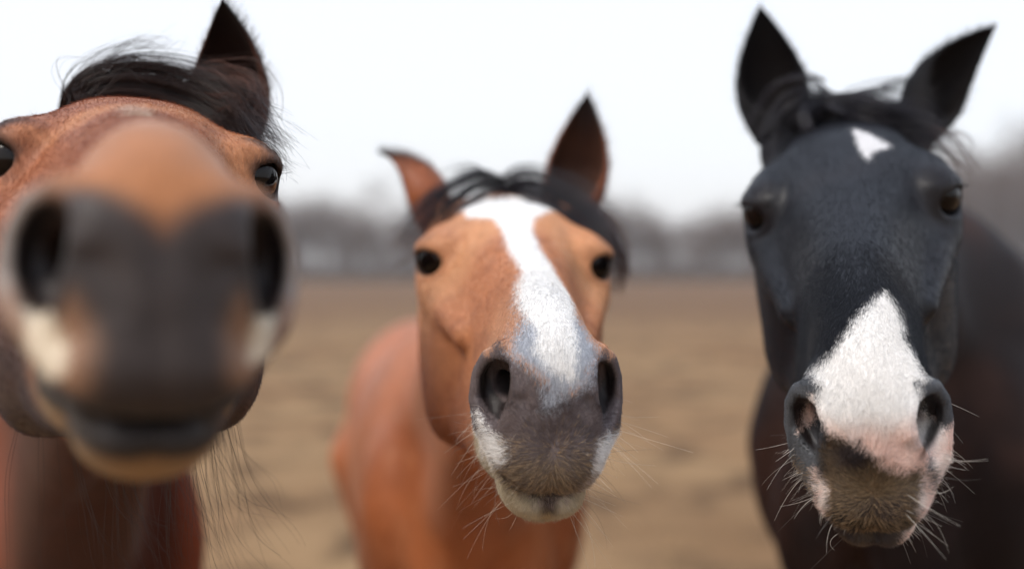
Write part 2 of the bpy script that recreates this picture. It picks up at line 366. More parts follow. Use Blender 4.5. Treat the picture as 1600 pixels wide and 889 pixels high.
def coat_material(name, rough=.5, spec=.35, sheen=.25, tint=(1, 1, 1, 1), bump=.35, body_rough=.66, body_spec=.12):
    m, nt, b = new_mat(name)
    hc = attr(nt, 'head_co').outputs['Vector']
    mp = N(nt, 'ShaderNodeMapping'); mp.inputs['Scale'].default_value = (1, .16, 1); nt.links.new(hc, mp.inputs[0])
    streak = noise(nt, mp.outputs[0], 900, 4)            # hair streaks along the face
    fine = noise(nt, hc, 1400, 2); blot = noise(nt, hc, 38, 5, .6)
    col = attr(nt, 'coat').outputs['Color']
    for i in (1, 2, 3):
        sd = attr(nt, 'mark%d' % i).outputs['Fac']
        j = math_node(nt, 'SUBTRACT', streak.outputs['Fac'], .5)
        j = math_node(nt, 'MULTIPLY', j, .012)
        j2 = math_node(nt, 'MULTIPLY', math_node(nt, 'SUBTRACT', noise(nt, hc, 160+40*i, 3).outputs['Fac'], .5), .007)
        s = math_node(nt, 'ADD', math_node(nt, 'ADD', sd, j), j2)
        f = math_node(nt, 'MULTIPLY_ADD', s, 1/.005, .5, clamp=True)
        col = mixc(nt, f, col, attr(nt, 'tone%d' % i).outputs['Color'])
    v = math_node(nt, 'MULTIPLY_ADD', streak.outputs['Fac'], .7, .65)
    v2 = math_node(nt, 'MULTIPLY_ADD', blot.outputs['Fac'], .5, .75)
    vv = math_node(nt, 'MULTIPLY', v, v2)
    sc_ = N(nt, 'ShaderNodeVectorMath', operation='SCALE'); nt.links.new(col, sc_.inputs[0]); nt.links.new(vv, sc_.inputs['Scale'])
    nt.links.new(sc_.outputs[0], b.inputs['Base Color'])
    sx = N(nt, 'ShaderNodeSeparateXYZ'); nt.links.new(hc, sx.inputs[0])
    onface = math_node(nt, 'MULTIPLY_ADD', sx.outputs[1], 9.0, -.4, clamp=True)       # glossier flat hair on the face, rough winter coat behind
    nt.links.new(math_node(nt, 'MULTIPLY_ADD', onface, rough-body_rough, body_rough), b.inputs['Roughness'])
    nt.links.new(math_node(nt, 'MULTIPLY_ADD', onface, spec-body_spec, body_spec), b.inputs['Specular IOR Level'])
    b.inputs['Sheen Weight'].default_value = sheen; b.inputs['Sheen Roughness'].default_value = .4
    b.inputs['Sheen Tint'].default_value = tint
    bp = N(nt, 'ShaderNodeBump'); bp.inputs['Strength'].default_value = bump; bp.inputs['Distance'].default_value = .0012
    h = math_node(nt, 'ADD', math_node(nt, 'MULTIPLY', streak.outputs['Fac'], .6), math_node(nt, 'MULTIPLY', fine.outputs['Fac'], .3))
    h = math_node(nt, 'ADD', h, math_node(nt, 'MULTIPLY', noise(nt, hc, 90, 2).outputs['Fac'], .22))
    nt.links.new(h, bp.inputs['Height']); nt.links.new(bp.outputs[0], b.inputs['Normal'])
    return m
def hair_material(name, rough=.4, spec=.4, use_attr=True, color=(.02, .015, .012, 1)):
    m, nt, b = new_mat(name)
    if use_attr: nt.links.new(attr(nt, 'hair_tone').outputs['Color'], b.inputs['Base Color'])
    else: b.inputs['Base Color'].default_value = color
    b.inputs['Roughness'].default_value = rough; b.inputs['Specular IOR Level'].default_value = spec
    return m
M_FUR = hair_material('short_hair', .42, .28)
M_MANE = hair_material('long_hair', .40, .35)
M_WHISK = hair_material('whisker_hair', .35, .5)
def eye_material():
    m, nt, b = new_mat('eye_gloss')
    tc = N(nt, 'ShaderNodeTexCoord'); n = noise(nt, tc.outputs['Object'], 300, 3)
    at = attr(nt, 'iris').outputs['Fac']
    c = mixc(nt, at, (.004, .003, .003, 1), (.007, .004, .003, 1))
    nt.links.new(c, b.inputs['Base Color'])
    b.inputs['Roughness'].default_value = .05; b.inputs['Specular IOR Level'].default_value = .25
    b.inputs['Coat Weight'].default_value = .0; b.inputs['Coat Roughness'].default_value = .02
    return m
M_EYE = eye_material()
def add_hair(name, pts, r0, r1, mat, parent, tone):
    """pts (n, k, 3) relative to the parent; one Curves object"""
    n, k, _ = pts.shape
    hc = bpy.data.hair_curves.new(name); hc.add_curves([k]*n)
    hc.attributes['position'].data.foreach_set('vector', pts.astype(f4).ravel()) if 'position' in hc.attributes else None
    ra = hc.attributes.get('radius') or hc.attributes.new('radius', 'FLOAT', 'POINT')
    t = np.linspace(0, 1, k)[None, :]
    r0 = np.broadcast_to(np.asarray(r0, float).reshape(-1, 1), (n, 1)); r1 = np.broadcast_to(np.asarray(r1, float).reshape(-1, 1), (n, 1))
    ra.data.foreach_set('value', (r0 + (r1-r0)*t**1.5).astype(f4).ravel())
    ct = hc.attributes.new('hair_tone', 'FLOAT_COLOR', 'CURVE')
    tone = np.broadcast_to(np.asarray(tone, float), (n, 3))
    ct.data.foreach_set('color', np.concatenate([tone, np.ones((n, 1))], 1).astype(f4).ravel())
    hc.materials.append(mat)
    o = bpy.data.objects.new(name, hc); return link(o, parent)
def set_attr(me, name, kind, data):
    a = me.attributes.new(name, kind, 'POINT')
    key = {'FLOAT': 'value', 'FLOAT_VECTOR': 'vector', 'FLOAT_COLOR': 'color'}[kind]
    if kind == 'FLOAT_COLOR': data = np.concatenate([data, np.ones((len(data), 1))], 1)
    a.data.foreach_set(key, np.asarray(data, f4).ravel())
# ------------------------------------------------------------------ the three horses: pose, build and colouring
HORSES = {
 'left': dict(taper=.07, chin=.010, nt=-4, eye_ang=42, T=(-.354, .928, .117), X=(.923, .383, -.039), U=(.373, -.914, -.161), mw=1.0, s=1.0,
    body=dict(w=(-.80, 1.74), yaw=28, s=.98), fine=.0030),
 'mid': dict(ns=1.10, chin=.003, nt=-15, eye_ang=49, T=(-.014, 1.259, .071), X=(.995, .093, -.027), U=(.083, -.964, -.253), mw=.90, s=1.0,
    body=dict(w=(-.10, 2.12), yaw=10, s=.97), fine=.0026),
 'right': dict(lid=.003, ns=1.04, nt=9, eye_ang=42, T=(.384, 1.160, .177), X=(.947, -.315, .064), U=(-.243, -.832, -.498), mw=.90, s=1.0,
    body=dict(w=(.77, 1.88), yaw=-42, s=1.10), fine=.0026),
}
for k, h in HORSES.items():
    U = np.array(h['U'], float); U /= np.linalg.norm(U); X = np.array(h['X'], float); X -= (X@U)*U; X /= np.linalg.norm(X)
    h['R'] = np.stack([X, U, np.cross(U, X)], 1)
    h['O'] = np.array(h['T'], float) + np.array([0, 0, CAM_Z])
    # the scene's ground point under the horse (its withers)
    h['base'] = np.array([h['body']['w'][0], h['body']['w'][1], 0.0])
def warp(L, h):
    """muzzle narrower or wider than the standard head"""
    L = L.copy(); s = 1 + (h['mw']-1)*sst(L[:, 1], .33, .50); L[:, 0] = L[:, 0]/s
    return L
def unwarp(L, h):
    L = L.copy(); s = 1 + (h['mw']-1)*sst(L[:, 1], .33, .50); L[:, 0] = L[:, 0]*s
    return L
def to_local(P, h): return warp(((P - h['O']) @ h['R']), h)
def to_world(L, h): return unwarp(np.atleast_2d(np.array(L, float)), h) @ h['R'].T + h['O']
def horse_fn(h):
    O = h['O'].astype(f4); R = h['R'].astype(f4); b = h['body']
    a = math.radians(b['yaw']); c, s = math.cos(a), math.sin(a)
    RB = np.array([[c, s, 0], [-s, c, 0], [0, 0, 1]], f4).T.copy()     # world -> body handled below
    bx = np.array([c, s, 0], f4); by = np.array([-s, c, 0], f4); o = np.array([b['w'][0], b['w'][1], 0], f4)
    poll = to_world([[0, .03, -.055]], h)[0]; thr = to_world([[0, .06, -.15]], h)[0]; cr = to_world([[0, -.03, -.045]], h)[0]
    bs = b['s']
    W = lambda p: (o + bx*p[0]*bs + by*p[1]*bs + np.array([0, 0, p[2]*bs], f4))
    wt, ch, md = W((0, .02, 1.36)), W((0, -.16, 1.10)), W((0, -.08, 1.26))
    def bl(a, b_, t, dz=0): return tuple(np.array(a)*(1-t)+np.array(b_)*t + np.array([0, 0, dz]))
    crest = [(tuple(cr), .045), (bl(cr, wt, .35, .0), .055), (bl(cr, wt, .7, .0), .075), (tuple(wt), .10)]
    core = [(tuple(poll), .085), (bl(poll, md, .4, .0), .092), (bl(poll, md, .75), .115), (tuple(md), .14)]
    throat = [(tuple(thr), .055), (bl(thr, ch, .4, .01), .072), (bl(thr, ch, .75), .095), (tuple(ch), .125)]
    def fn(P):
        L = (P - O) @ R
        s_ = 1 + (h['mw']-1)*sst(L[:, 1], .33, .50).astype(f4)
        L[:, 0] = L[:, 0]/s_
        dh = head_sdf(L, h)
        q = P - o; B = np.stack([q@bx, q@by, q[:, 2]], 1)
        db = body_sdf(B, b)
        nk = smin(chain(P, crest), smin(chain(P, core), chain(P, throat), .07), .07)
        db = smin(db, nk, .05)
        return np.maximum(smin(dh, db, .035), -P[:, 2]+.002).astype(f4)
    return fn
def horse_local_frame(k): return HORSES[k]
def nostril_depth(L, mouth=False):
    Q = np.abs(L*[1, 0, 0]) + L*[0, 1, 1]
    RF = rotm('y', 4) @ rotm('z', 30)
    a = ell(Q.astype(f4), (.0420, .532, -.028), (.0090, .032, .0235), RF)
    if mouth: return a
    b = cap(Q.astype(f4), (.040, .530, -.028), (.020, .47, -.028), .0105, .008)
    return np.minimum(a, b)
def coat_layers(k, L, Nl, ear=None, tt=None):
    """base coat colour, three marking fields (signed distance, + inside) and their colours, in head coordinates"""
    n = len(L); al = math.radians(MARK_TILT[k]); x = L[:, 0]; u = L[:, 1]; v = L[:, 2]
    Wc = v*math.cos(al) - u*math.sin(al); ax = np.abs(x)
    front = (Nl[:, 1]*math.cos(al) + Nl[:, 2]*math.sin(al) + .25)*.02
    hd = sst(u, -.12, .02)*(np.abs(x) < .2)*(v > -.3)*(u < .8)       # on the head at all
    far = np.where((u > -.05) & (u < .66) & (ax < .15) & (np.abs(v) < .3), 0, -1.0)
    def P(name): return np.minimum(poly_sd(x, Wc, MARKS[k][name]), front) + far
    def lim(m, u0, u1=.9): return np.minimum(m, np.minimum(u-u0, u1-u)*.8)
    nb = fbm(L+5, 14); nf = fbm(L+5, 60)
    def C(*c): return np.tile(lin(*c), (n, 1))
    de = np.sqrt((ax-EYE[0])**2 + (u-EYE[1])**2 + (v-EYE[2])**2)
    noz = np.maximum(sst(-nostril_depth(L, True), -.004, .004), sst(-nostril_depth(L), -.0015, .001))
    if k == 'mid':
        base = mix(C(168, 98, 58), C(196, 134, 94), hd)
        base = mix(base, C(206, 144, 100), hd*sst(nb, .42, .72)*.75)
        base = mix(base, C(160, 98, 68), hd*sst(nf, .48, .75)*.45)
        base = mix(base, C(218, 168, 124), hd*sst(.065-np.abs(de-.055), .02, .06)*.45)
        base = mix(base, C(205, 160, 128), hd*sst(u, .36, .48)*.7); base = mix(base, C(196, 184, 176), sst(u, .49, .53)*sst(-v, .045, .06))
        base = mix(base, C(156, 92, 58), sst(-v, .07, .15)*hd*.8)
        base = mix(base, C(128, 68, 38), (1-hd)*sst(fbm(L+5, 6), .35, .65)*.55); base = mix(base, C(188, 134, 98), (1-hd)*sst(nf, .5, .8)*.3)
        m1, t1 = np.maximum(lim(P('dark'), .463), np.minimum.reduce([ax-.044, .071+v, -.002-v, (u-.485)]) + far), mix(C(108, 97, 97), C(116, 99, 80), sst(u, .55, .575)*sst(-v, .05, .08)*.9)
        t1 = mix(t1, C(82, 73, 74), sst(nf, .45, .75)*.6)
        m2 = lim(P('roan')*.6, .43); chin = np.where((u > .40) & (u < .66) & (ax < .1), -.101+8*x*x - v, -1.0)
        chin = np.minimum(chin-.002, (u-.44)*.5)
        t2 = np.where((v < -.085)[:, None], mix(C(190, 177, 152), C(92, 74, 62), sst(.012-ax, 0, .01)*sst(.118+v, 0, .012)), C(178, 181, 188))
        m2 = np.maximum(m2, chin)
        m3 = np.maximum.reduce([np.minimum(P('white'), (v+.02)), lim(P('cornL'), .47), lim(P('cornR'), .47), np.minimum.reduce([ax-.041+.2*(v+.06), -.060-v, v+.096, u-.47])+far])+.0015
        t3 = C(238, 236, 233)
    elif k == 'right':
        base = mix(C(27, 19, 18), C(19, 19, 24), hd)
        base = mix(base, C(38, 35, 38), hd*sst(nb, .5, .8)*.5)
        base = mix(base, C(92, 94, 98), sst(u, .47, .53)*sst(ax, .028, .045)*.85)
        base = mix(base, C(56, 37, 30), (1-hd)*sst(fbm(L+5, 5), .35, .7)*.8)
        m1 = lim(P('lip'), .505)
        t1 = mix(C(66, 58, 56), C(138, 116, 84), sst(nb, .42, .7)*.5)
        dd = np.exp(-((x+.012)/.016)**2 - ((v+.028)/.014)**2) + np.exp(-((x-.008)/.022)**2 - ((v+.066)/.009)**2)
        t1 = mix(mix(t1, C(140, 118, 88), .4*np.ones(n)), C(54, 46, 46), np.clip(dd*1.3, 0, 1))
        chin = np.where((u > .42) & (u < .66) & (ax < .1), -.090 - v, -1.0)
        t1 = np.where((v < -.086)[:, None], mix(C(74, 66, 66), C(120, 104, 80), sst(nf, .4, .7)*.5), t1)
        m1 = np.maximum(m1, np.minimum(chin, (u-.46)*.5))
        wg = np.minimum.reduce([x-.047+.25*(v+.055), -.040-v, v+.078, (u-.49)]) + far
        m2 = lim(np.maximum.reduce([P('nost'), P('lipL'), P('lipR'), P('chinR'), wg]), .485); t2 = mix(C(232, 202, 190), C(242, 228, 220), sst(nf, .35, .70))
        m3 = np.maximum(np.minimum(lim(P('white'), .415, .9), (v+.056)*1.0), np.minimum(P('star'), (v-.01))-.0025)
        pk = sst(-v + .25*(u-.54), -.012+.010, .026)*sst(u, .515, .545)
        t3 = mix(np.where((u < .3)[:, None], C(205, 203, 203), C(238, 235, 231)), C(238, 208, 196), np.clip(pk*(.7+.5*nf), 0, 1))
        t3 = mix(t3, C(96, 70, 60), np.exp(-((x-.041)/.006)**2 - ((v+.036)/.005)**2)*sst(nf, .35, .6)*.8)
    else:
        base = mix(C(138, 72, 44), C(152, 92, 60), hd)
        base = mix(base, C(196, 138, 94), hd*sst(nb, .45, .75)*.6)
        base = mix(base, C(110, 60, 40), hd*sst(nf, .5, .8)*.4)
        base = mix(base, C(162, 106, 64), sst(u, .36, .46)*.85)
        base = mix(base, C(196, 160, 140), sst(u, .33, .42)*(1-sst(u, .44, .50))*sst(v, .02, .032)*.5)  # pale highlight along the top of the nose, painted into the coat colour
        base = mix(base, C(54, 45, 42), sst(ax*.9 - .014 + (u-.545)*1.1 - v*.75, -.006, .022)*sst(u, .46, .51))
        base = mix(base, C(158, 146, 138), sst(ax, .042, .060)*sst(u, .49, .52)*sst(v, -.075, -.06)*.75)
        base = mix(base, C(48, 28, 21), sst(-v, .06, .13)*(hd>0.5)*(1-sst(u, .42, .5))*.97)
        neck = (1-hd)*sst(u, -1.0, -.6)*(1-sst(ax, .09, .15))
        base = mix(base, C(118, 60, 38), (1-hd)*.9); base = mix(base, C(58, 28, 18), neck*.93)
        base = mix(base, C(146, 108, 82), sst(np.maximum(P('cornL'), P('cornR')), -.018, -.002)*.8)
        Qn = (np.abs(L*[1, 0, 0]) + L*[0, 1, 1]).astype(f4)
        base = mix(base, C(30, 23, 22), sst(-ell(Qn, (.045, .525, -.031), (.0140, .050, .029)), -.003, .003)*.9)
        m1 = -np.ones(n); t1 = C(74, 62, 58)
        chin = np.where((u > .40) & (u < .66) & (ax < .1), -.090+8*x*x - v, -1.0)
        m2 = np.minimum(chin, (u-.44)*.5)
        t2 = mix(C(44, 38, 36), C(150, 119, 82), sst(-v, .106, .116)*1.0)
        m3 = np.maximum(np.maximum(lim(P('cornL'), .47), lim(P('cornR'), .47)), np.minimum(P('star'), v-.01))-.001; t3 = C(208, 192, 168)
    mvv = np.abs(v - (-.100 + 8*x*x + HORSES[k].get('chin', 0))); mo = (1-sst(mvv, .002, .0055))*sst(u, .46, .50)*(u < .66)*(ax < .08)
    t1 = mix(t1, C(36, 30, 30), mo); t2 = mix(t2, C(36, 30, 30), mo); base = mix(base, C(40, 34, 33), mo)
    lidc = {'mid': C(40, 28, 24), 'right': C(24, 20, 22), 'left': C(44, 28, 22)}[k]
    base = mix(base, lidc, sst({'mid': .0305, 'right': .034, 'left': .0325}[k]-de, 0, .004)*hd)
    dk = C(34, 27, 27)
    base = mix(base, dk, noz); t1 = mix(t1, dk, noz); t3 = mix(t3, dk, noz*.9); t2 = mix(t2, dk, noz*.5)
    if k == 'left':      # pale star hair is sparse
        t3 = np.where((u < .3)[:, None], C(176, 140, 118), t3)
    if ear is not None:
        eo = {'mid': C(150, 84, 50), 'right': C(17, 15, 16), 'left': C(84, 50, 36)}[k]
        ei = {'mid': C(70, 42, 30), 'right': C(18, 13, 13), 'left': C(40, 24, 20)}[k]
        tip = {'mid': C(34, 26, 26), 'right': C(20, 18, 20), 'left': C(26, 20, 18)}[k]
        c = mix(eo, ei, ear); c = mix(c, tip, sst(tt, .62, .95)); base = c
        m1 = m2 = m3 = -np.ones(n)
    return base, [(m1, t1), (m2, t2), (m3, t3)]
def coat_rgb(k, L, Nl, r):
    c, lay = coat_layers(k, L, Nl)
    for i, (m, t) in enumerate(lay):
        j = (fbm(L+i*3.3, 160)-.5)*.006 + (r.random(len(L))-.5)*.009
        c = mix(c, t, np.clip((m+j)/.0025+.5, 0, 1))
    return c
def tri_sample(V, F, w, n, r):
    """random points on quads weighted by w(face)"""
    a, b, c, d = [V[F[:, i]] for i in range(4)]
    nr = np.cross(c-a, d-b); ar = np.linalg.norm(nr, axis=1)/2; nr /= (2*ar[:, None]+1e-12)
    p = ar*w; p = p/p.sum(); f = r.choice(len(F), n, p=p)
    s, t = r.random(n)[:, None], r.random(n)[:, None]
    P = (a[f]*(1-s)+b[f]*s)*(1-t) + (d[f]*(1-s)+c[f]*s)*t
    return P, nr[f], f
def unit(a): return a/(np.linalg.norm(a, axis=-1, keepdims=True)+1e-12)
def smooth_normals(V, F):
    n = np.zeros_like(V); a, b, c, d = [V[F[:, i]] for i in range(4)]; fn_ = np.cross(c-a, d-b)
    for i in range(4):
        for ax in range(3): n[:, ax] += np.bincount(F[:, i], fn_[:, ax], len(V))
    return unit(n)
def at(px, py, Y):
    """point at photo pixel (1600 wide) and distance Y"""
    return np.array([(px-800)/1556*Y, Y, CAM_Z - (py-425)/1556*Y])
def resample(g, k):
    g = np.array(g, float); s = np.r_[0, np.cumsum(np.linalg.norm(np.diff(g, axis=0), axis=1))]
    t = np.linspace(0, s[-1], k); out_ = np.zeros((k, g.shape[1]))
    for i in range(g.shape[1]): out_[:, i] = np.interp(t, np.linspace(0, s[-1], len(smooth_tab(s, g[:, i]))), smooth_tab(s, g[:, i]))
    return out_
def lock(guide, n, spread, k=18, clumps=14, curl=.004, tight=.16, r=rng, tail=1.0):
    """a lock of hair along a guide; spread = half width at root, middle, tip (metres)"""
    G = resample(guide, k); T = unit(np.gradient(G, axis=0)); t = np.linspace(0, 1, k)
    sp = np.interp(t, [0, .5, 1], spread)
    A = unit(np.cross(T, np.array([.0, -1.0, .05]))); B = np.cross(T, A)
    cl = r.normal(size=(clumps, 2))*[1, .45]; ph = r.random((clumps, 4))*6.28
    ci = r.integers(0, clumps, n)
    o = cl[ci][:, None, :] + r.normal(size=(n, 1, 2))*tight*[1, .6]
    w = np.stack([np.sin(t[None]*(3+4*ph[ci][:, :1]/6.28)+ph[ci][:, 1:2]), np.cos(t[None]*(3+4*ph[ci][:, 2:3]/6.28)+ph[ci][:, 3:4])], -1)
    p2 = r.random((n, 2))*6.28
    w2 = np.stack([np.sin(t[None]*7+p2[:, :1]), np.cos(t[None]*6+p2[:, 1:])], -1)
    off = o*sp[None, :, None] + w*curl*t[None, :, None]*1.6 + w2*curl*.5*t[None, :, None]
    P = G[None] + off[..., :1]*A[None] + off[..., 1:]*B[None]
    # strands end at different lengths
    e = 1 - r.random(n)*.35*tail; idx = t[None]*e[:, None]*(k-1); i0 = np.clip(np.floor(idx).astype(int), 0, k-2); fr = (idx-i0)[..., None]
    rows = np.arange(n)[:, None]
    return P[rows, i0]*(1-fr) + P[rows, i0+1]*fr
def build_horse(k):
    h = HORSES[k]; t0 = time.time(); fn = horse_fn(h); r = np.random.default_rng({'left': 1, 'mid': 2, 'right': 3}[k])
    c = to_world([[sx*.11, u, v] for sx in (-1, 1) for u in (-.0, .58) for v in (-.14, .05)], h)
    lo, hi = c.min(0), c.max(0); b = h['base']; f = h['fine']
    gx = grid_axis(b[0]-(.9 if k == 'mid' else 1.3), b[0]+(1.6 if k == 'right' else .9), lo[0], hi[0], f)
    gy = grid_axis(lo[1]-.05, b[1]+1.75, lo[1], hi[1], f)
    gz = grid_axis(-.05, 1.95, lo[2], hi[2], f)
    V, F = surface_nets(fn, gx, gy, gz)
    Nw = smooth_normals(V, F); L = to_local(V, h); Nl = Nw @ h['R']
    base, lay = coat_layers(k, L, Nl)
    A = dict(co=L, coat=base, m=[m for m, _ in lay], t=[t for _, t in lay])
    VV, FF = [V], [F]; parts = [A]; off = len(V); EH, ET = [], []
    for (bl, tip, face, wd) in h['ears']:
        bw = to_world([bl], h)[0]
        ev, ef, inn, tt = ear_mesh(bw, tip, face, wd)
        Le = to_local(ev, h); eb, el = coat_layers(k, Le, np.tile([0, 0, 1.0], (len(ev), 1)), inn, tt)
        en = 14000; ew_ = np.where(tt[ef].mean(1) > .08, 1., 0)*np.where(inn[ef].mean(1) > .5, 1.3, .8)
        ep, enr, efi = tri_sample(ev, ef, ew_, en, r); axd = unit(np.array(tip)-bw)
        enr = np.where((np.abs(enr).sum(1) > 0)[:, None], enr, 0); dirn = unit(enr*.35 + axd*.9 + r.normal(0, .25, (en, 3)))
        te = np.linspace(0, 1, 4)[None, :, None]; le = (.004 + .016*r.random(en)**2*inn[ef[efi, 0]])[:, None, None]
        EH.append(ep[:, None] + dirn[:, None]*le*te); ET.append(eb[ef[efi, 0]]*(.7+.9*r.random(en))[:, None])
        VV.append(ev); FF.append(ef+off); off += len(ev)
        parts.append(dict(co=Le, coat=eb, m=[m for m, _ in el], t=[t for _, t in el]))
    root = bpy.data.objects.new('horse', None); root.location = b; link(root)
    root['label'] = h['label']; root['category'] = 'horse'; root['group'] = 'horses leaning toward the camera'
    me = mesh_np('horse_body', np.concatenate(VV)-b, np.concatenate(FF))
    set_attr(me, 'head_co', 'FLOAT_VECTOR', np.concatenate([p['co'] for p in parts]))
    set_attr(me, 'coat', 'FLOAT_COLOR', np.concatenate([p['coat'] for p in parts]))
    for i in range(3):
        set_attr(me, 'mark%d' % (i+1), 'FLOAT', np.concatenate([p['m'][i] for p in parts]))
        set_attr(me, 'tone%d' % (i+1), 'FLOAT_COLOR', np.concatenate([p['t'][i] for p in parts]))
    me.materials.append(h['mat']()); link(bpy.data.objects.new('body', me), root)
    # eyes
    for s in (-1, 1):
        ew = to_world([[s*EYE[0], EYE[1], EYE[2]]], h)[0]
        bm = __import__('bmesh').new(); __import__('bmesh').ops.create_uvsphere(bm, u_segments=48, v_segments=32, radius=EYE_R-.0006)
        d = np.array([s*math.cos(math.radians(h['eye_ang']-6)), math.sin(math.radians(h['eye_ang']-6)), .0]); d = (d @ h['R'].T); d /= np.linalg.norm(d)
        e = bpy.data.meshes.new('eye'); bm.to_mesh(e); bm.free()
        co = np.array([q.co[:] for q in e.vertices]); a = (co/np.linalg.norm(co, axis=1, keepdims=True)) @ d
        co = co*(1 + .06*sst(a, .55, 1))[:, None]
        e.vertices.foreach_set('co', co.astype(f4).ravel()); e.polygons.foreach_set('use_smooth', np.ones(len(e.polygons), bool))
        set_attr(e, 'iris', 'FLOAT', sst(a, .70, .80)*(1-sst(a, .90, .94)))
        e.materials.append(M_EYE); eo = bpy.data.objects.new('eye', e); eo.location = ew-b; link(eo, root)
        # lashes along the upper lid
        na = 46; th = np.linspace(-1.25, 1.25, na) + r.normal(0, .04, na)
        ea = math.radians(h['eye_ang']); dl = np.array([s*math.cos(ea), math.sin(ea), 0.0]); sd_ = np.array([-s*math.sin(ea), math.cos(ea), 0.0]); up = np.array([0, 0, 1.0])
        rt = np.array([s*EYE[0], EYE[1], EYE[2]]) + np.outer(np.sin(th)*.020, sd_) + np.outer(np.cos(th)*.0135+.001, up) + dl*(.0165)
        out_ = unit(dl*1.0 + up*.10 + np.outer(np.sin(th)*.5, sd_) + r.normal(0, .12, (na, 3)))
        ln = (.007 + r.random(na)*.006)[:, None, None]; t = np.linspace(0, 1, 6)[None, :, None]
        pts = rt[:, None, :] + out_[:, None, :]*ln*t + up*(-.25*t + .35*t**2)*ln
        pw = to_world(pts.reshape(-1, 3), h).reshape(pts.shape) - b
        add_hair('eyelashes', pw, .00016, .00003, M_WHISK, root, lin(22, 17, 16))
    # short coat hair over the face
    fc = V[F].mean(1); Lf = to_local(fc, h); Nf = unit(np.cross(V[F[:, 2]]-V[F[:, 0]], V[F[:, 3]]-V[F[:, 1]]))
    toward = (Nf*unit(np.array([0, 0, CAM_Z])-fc)).sum(1)
    wgt = (Lf[:, 1] > .0)*(Lf[:, 1] < .66)*(toward > -.25)*(nostril_depth(Lf) > .001)
    wgt = wgt*np.interp(Lf[:, 1], [0, .35, .5, .6], h['fur_w'])
    de = np.sqrt((np.abs(Lf[:, 0])-EYE[0])**2 + (Lf[:, 1]-EYE[1])**2 + (Lf[:, 2]-EYE[2])**2)
    wgt = wgt*(de > .0285)
    n = h['fur_n']; P, Nn, fi = tri_sample(V, F, wgt, n, r); Lp = to_local(P, h); Nn = Nw[F[fi, 0]]
    Nlp = Nn @ h['R']
    rad = unit(Lp - np.array([0, .560, -.060]))
    flow = np.stack([Lp[:, 0]*1.5, np.ones(n), -.3*np.ones(n)], 1)
    k1 = (sst(Lp[:, 1], .50, .56)*sst(-Lp[:, 2], .012, .045))[:, None]; flow = unit(unit(flow)*(1-k1) + rad*k1)
    flow = flow + np.stack([vnoise(Lp, 24)-.5, vnoise(Lp+9, 24)-.5, vnoise(Lp+17, 24)-.5], 1)*.5
    fl = flow @ h['R'].T; fl = unit(fl - (fl*Nn).sum(1, keepdims=True)*Nn + r.normal(0, .12, (n, 3)))
    ln = np.interp(Lp[:, 1], [0, .40, .52, .60], [.0065, .0052, .0034, .0056])*(.7+.6*r.random(n))
    ln = np.where(nostril_depth(Lp) < .010, ln*.45, ln)
    t = np.linspace(0, 1, 4)[None, :, None]; lift = np.interp(Lp[:, 1], [0, .5, .58], [.12, .14, .42])[:, None, None]
    pts = P[:, None, :] + (fl[:, None, :]*t + Nn[:, None, :]*(lift*t - lift*.45*t*t))*ln[:, None, None]
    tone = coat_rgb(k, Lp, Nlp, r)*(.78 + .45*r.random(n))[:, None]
    if k != 'left':      # straw coloured tips on the whiskery upper lip
        dk_ = (tone.mean(1) < .16) & (Lp[:, 1] > .53) & (Lp[:, 2] < -.035) & (r.random(n) < sst(-Lp[:, 2], .03, .075)*(1-sst(-Lp[:, 2], .090, .10))) & (nostril_depth(Lp) > .010)
        pk_ = dk_ & (r.random(n) < .34); tone[pk_] = lin(166, 140, 108)*(.6+.7*r.random(pk_.sum()))[:, None]
    add_hair('coat_hair', np.concatenate([pts]+EH)-b, h.get('fur_r', .00011), .00003, M_FUR, root, np.concatenate([tone]+ET))
    # whiskers
    wn = h['whisk']; W_ = (Lf[:, 1] > .47)*(Lf[:, 2] < -.045)*(Lf[:, 2] > -.145)*(nostril_depth(Lf) > .004)*(toward > -.5)
    W_ = W_*(.15+sst(fbm(Lf, 70), .45, .6))
    W_ = W_*np.interp(-Lf[:, 2], [.04, .07, .10, .13], [.5, .9, 1.4, 2.2])*np.interp(np.abs(Lf[:, 0]), [0, .018, .03, .05], [.0, .05, .9, 1.6])
    P, _, fi = tri_sample(V, F, W_, wn, r); Nn = Nw[F[fi, 0]]; Lp = to_local(P, h); nl = Nn @ h['R']
    dr = unit(nl + np.stack([np.sign(Lp[:, 0])*.55*sst(np.abs(Lp[:, 0]), .01, .04), .15*np.ones(wn), -.35*np.ones(wn)], 1) + r.normal(0, .22, (wn, 3))) @ h['R'].T
    ln = (h['wlen'][0] + (h['wlen'][1]-h['wlen'][0])*r.random(wn)**2.8)[:, None, None]
    t = np.linspace(0, 1, 10)[None, :, None]; sag = unit(r.normal(0, 1, (wn, 3)) + [0, 0, -.9])[:, None, :]
    pts = P[:, None, :] + dr[:, None, :]*ln*t + sag*ln*(.55*t**2)*r.random((wn, 1, 1))*1.4
    tone = np.array(h['wtone'])*np.where(r.random(wn) < .25, .2, .6+.6*r.random(wn))[:, None]
    add_hair('whiskers', pts-b, .000085*(.5+1.1*r.random(wn)), .00003, M_WHISK, root, tone)
    # long hair
    P = np.concatenate([lock(g, n_, sp, r=r, **kw) for (g, n_, sp, kw, c0, c1) in h['locks']])
    tone = np.concatenate([c0 + (c1-c0)*(r.random((n_, 1))**2.0)*1.3 for (g, n_, sp, kw, c0, c1) in h['locks']])
    add_hair('forelock', P-b, .00016*(.7+.6*r.random(len(P))), .00006, M_MANE, root, tone)
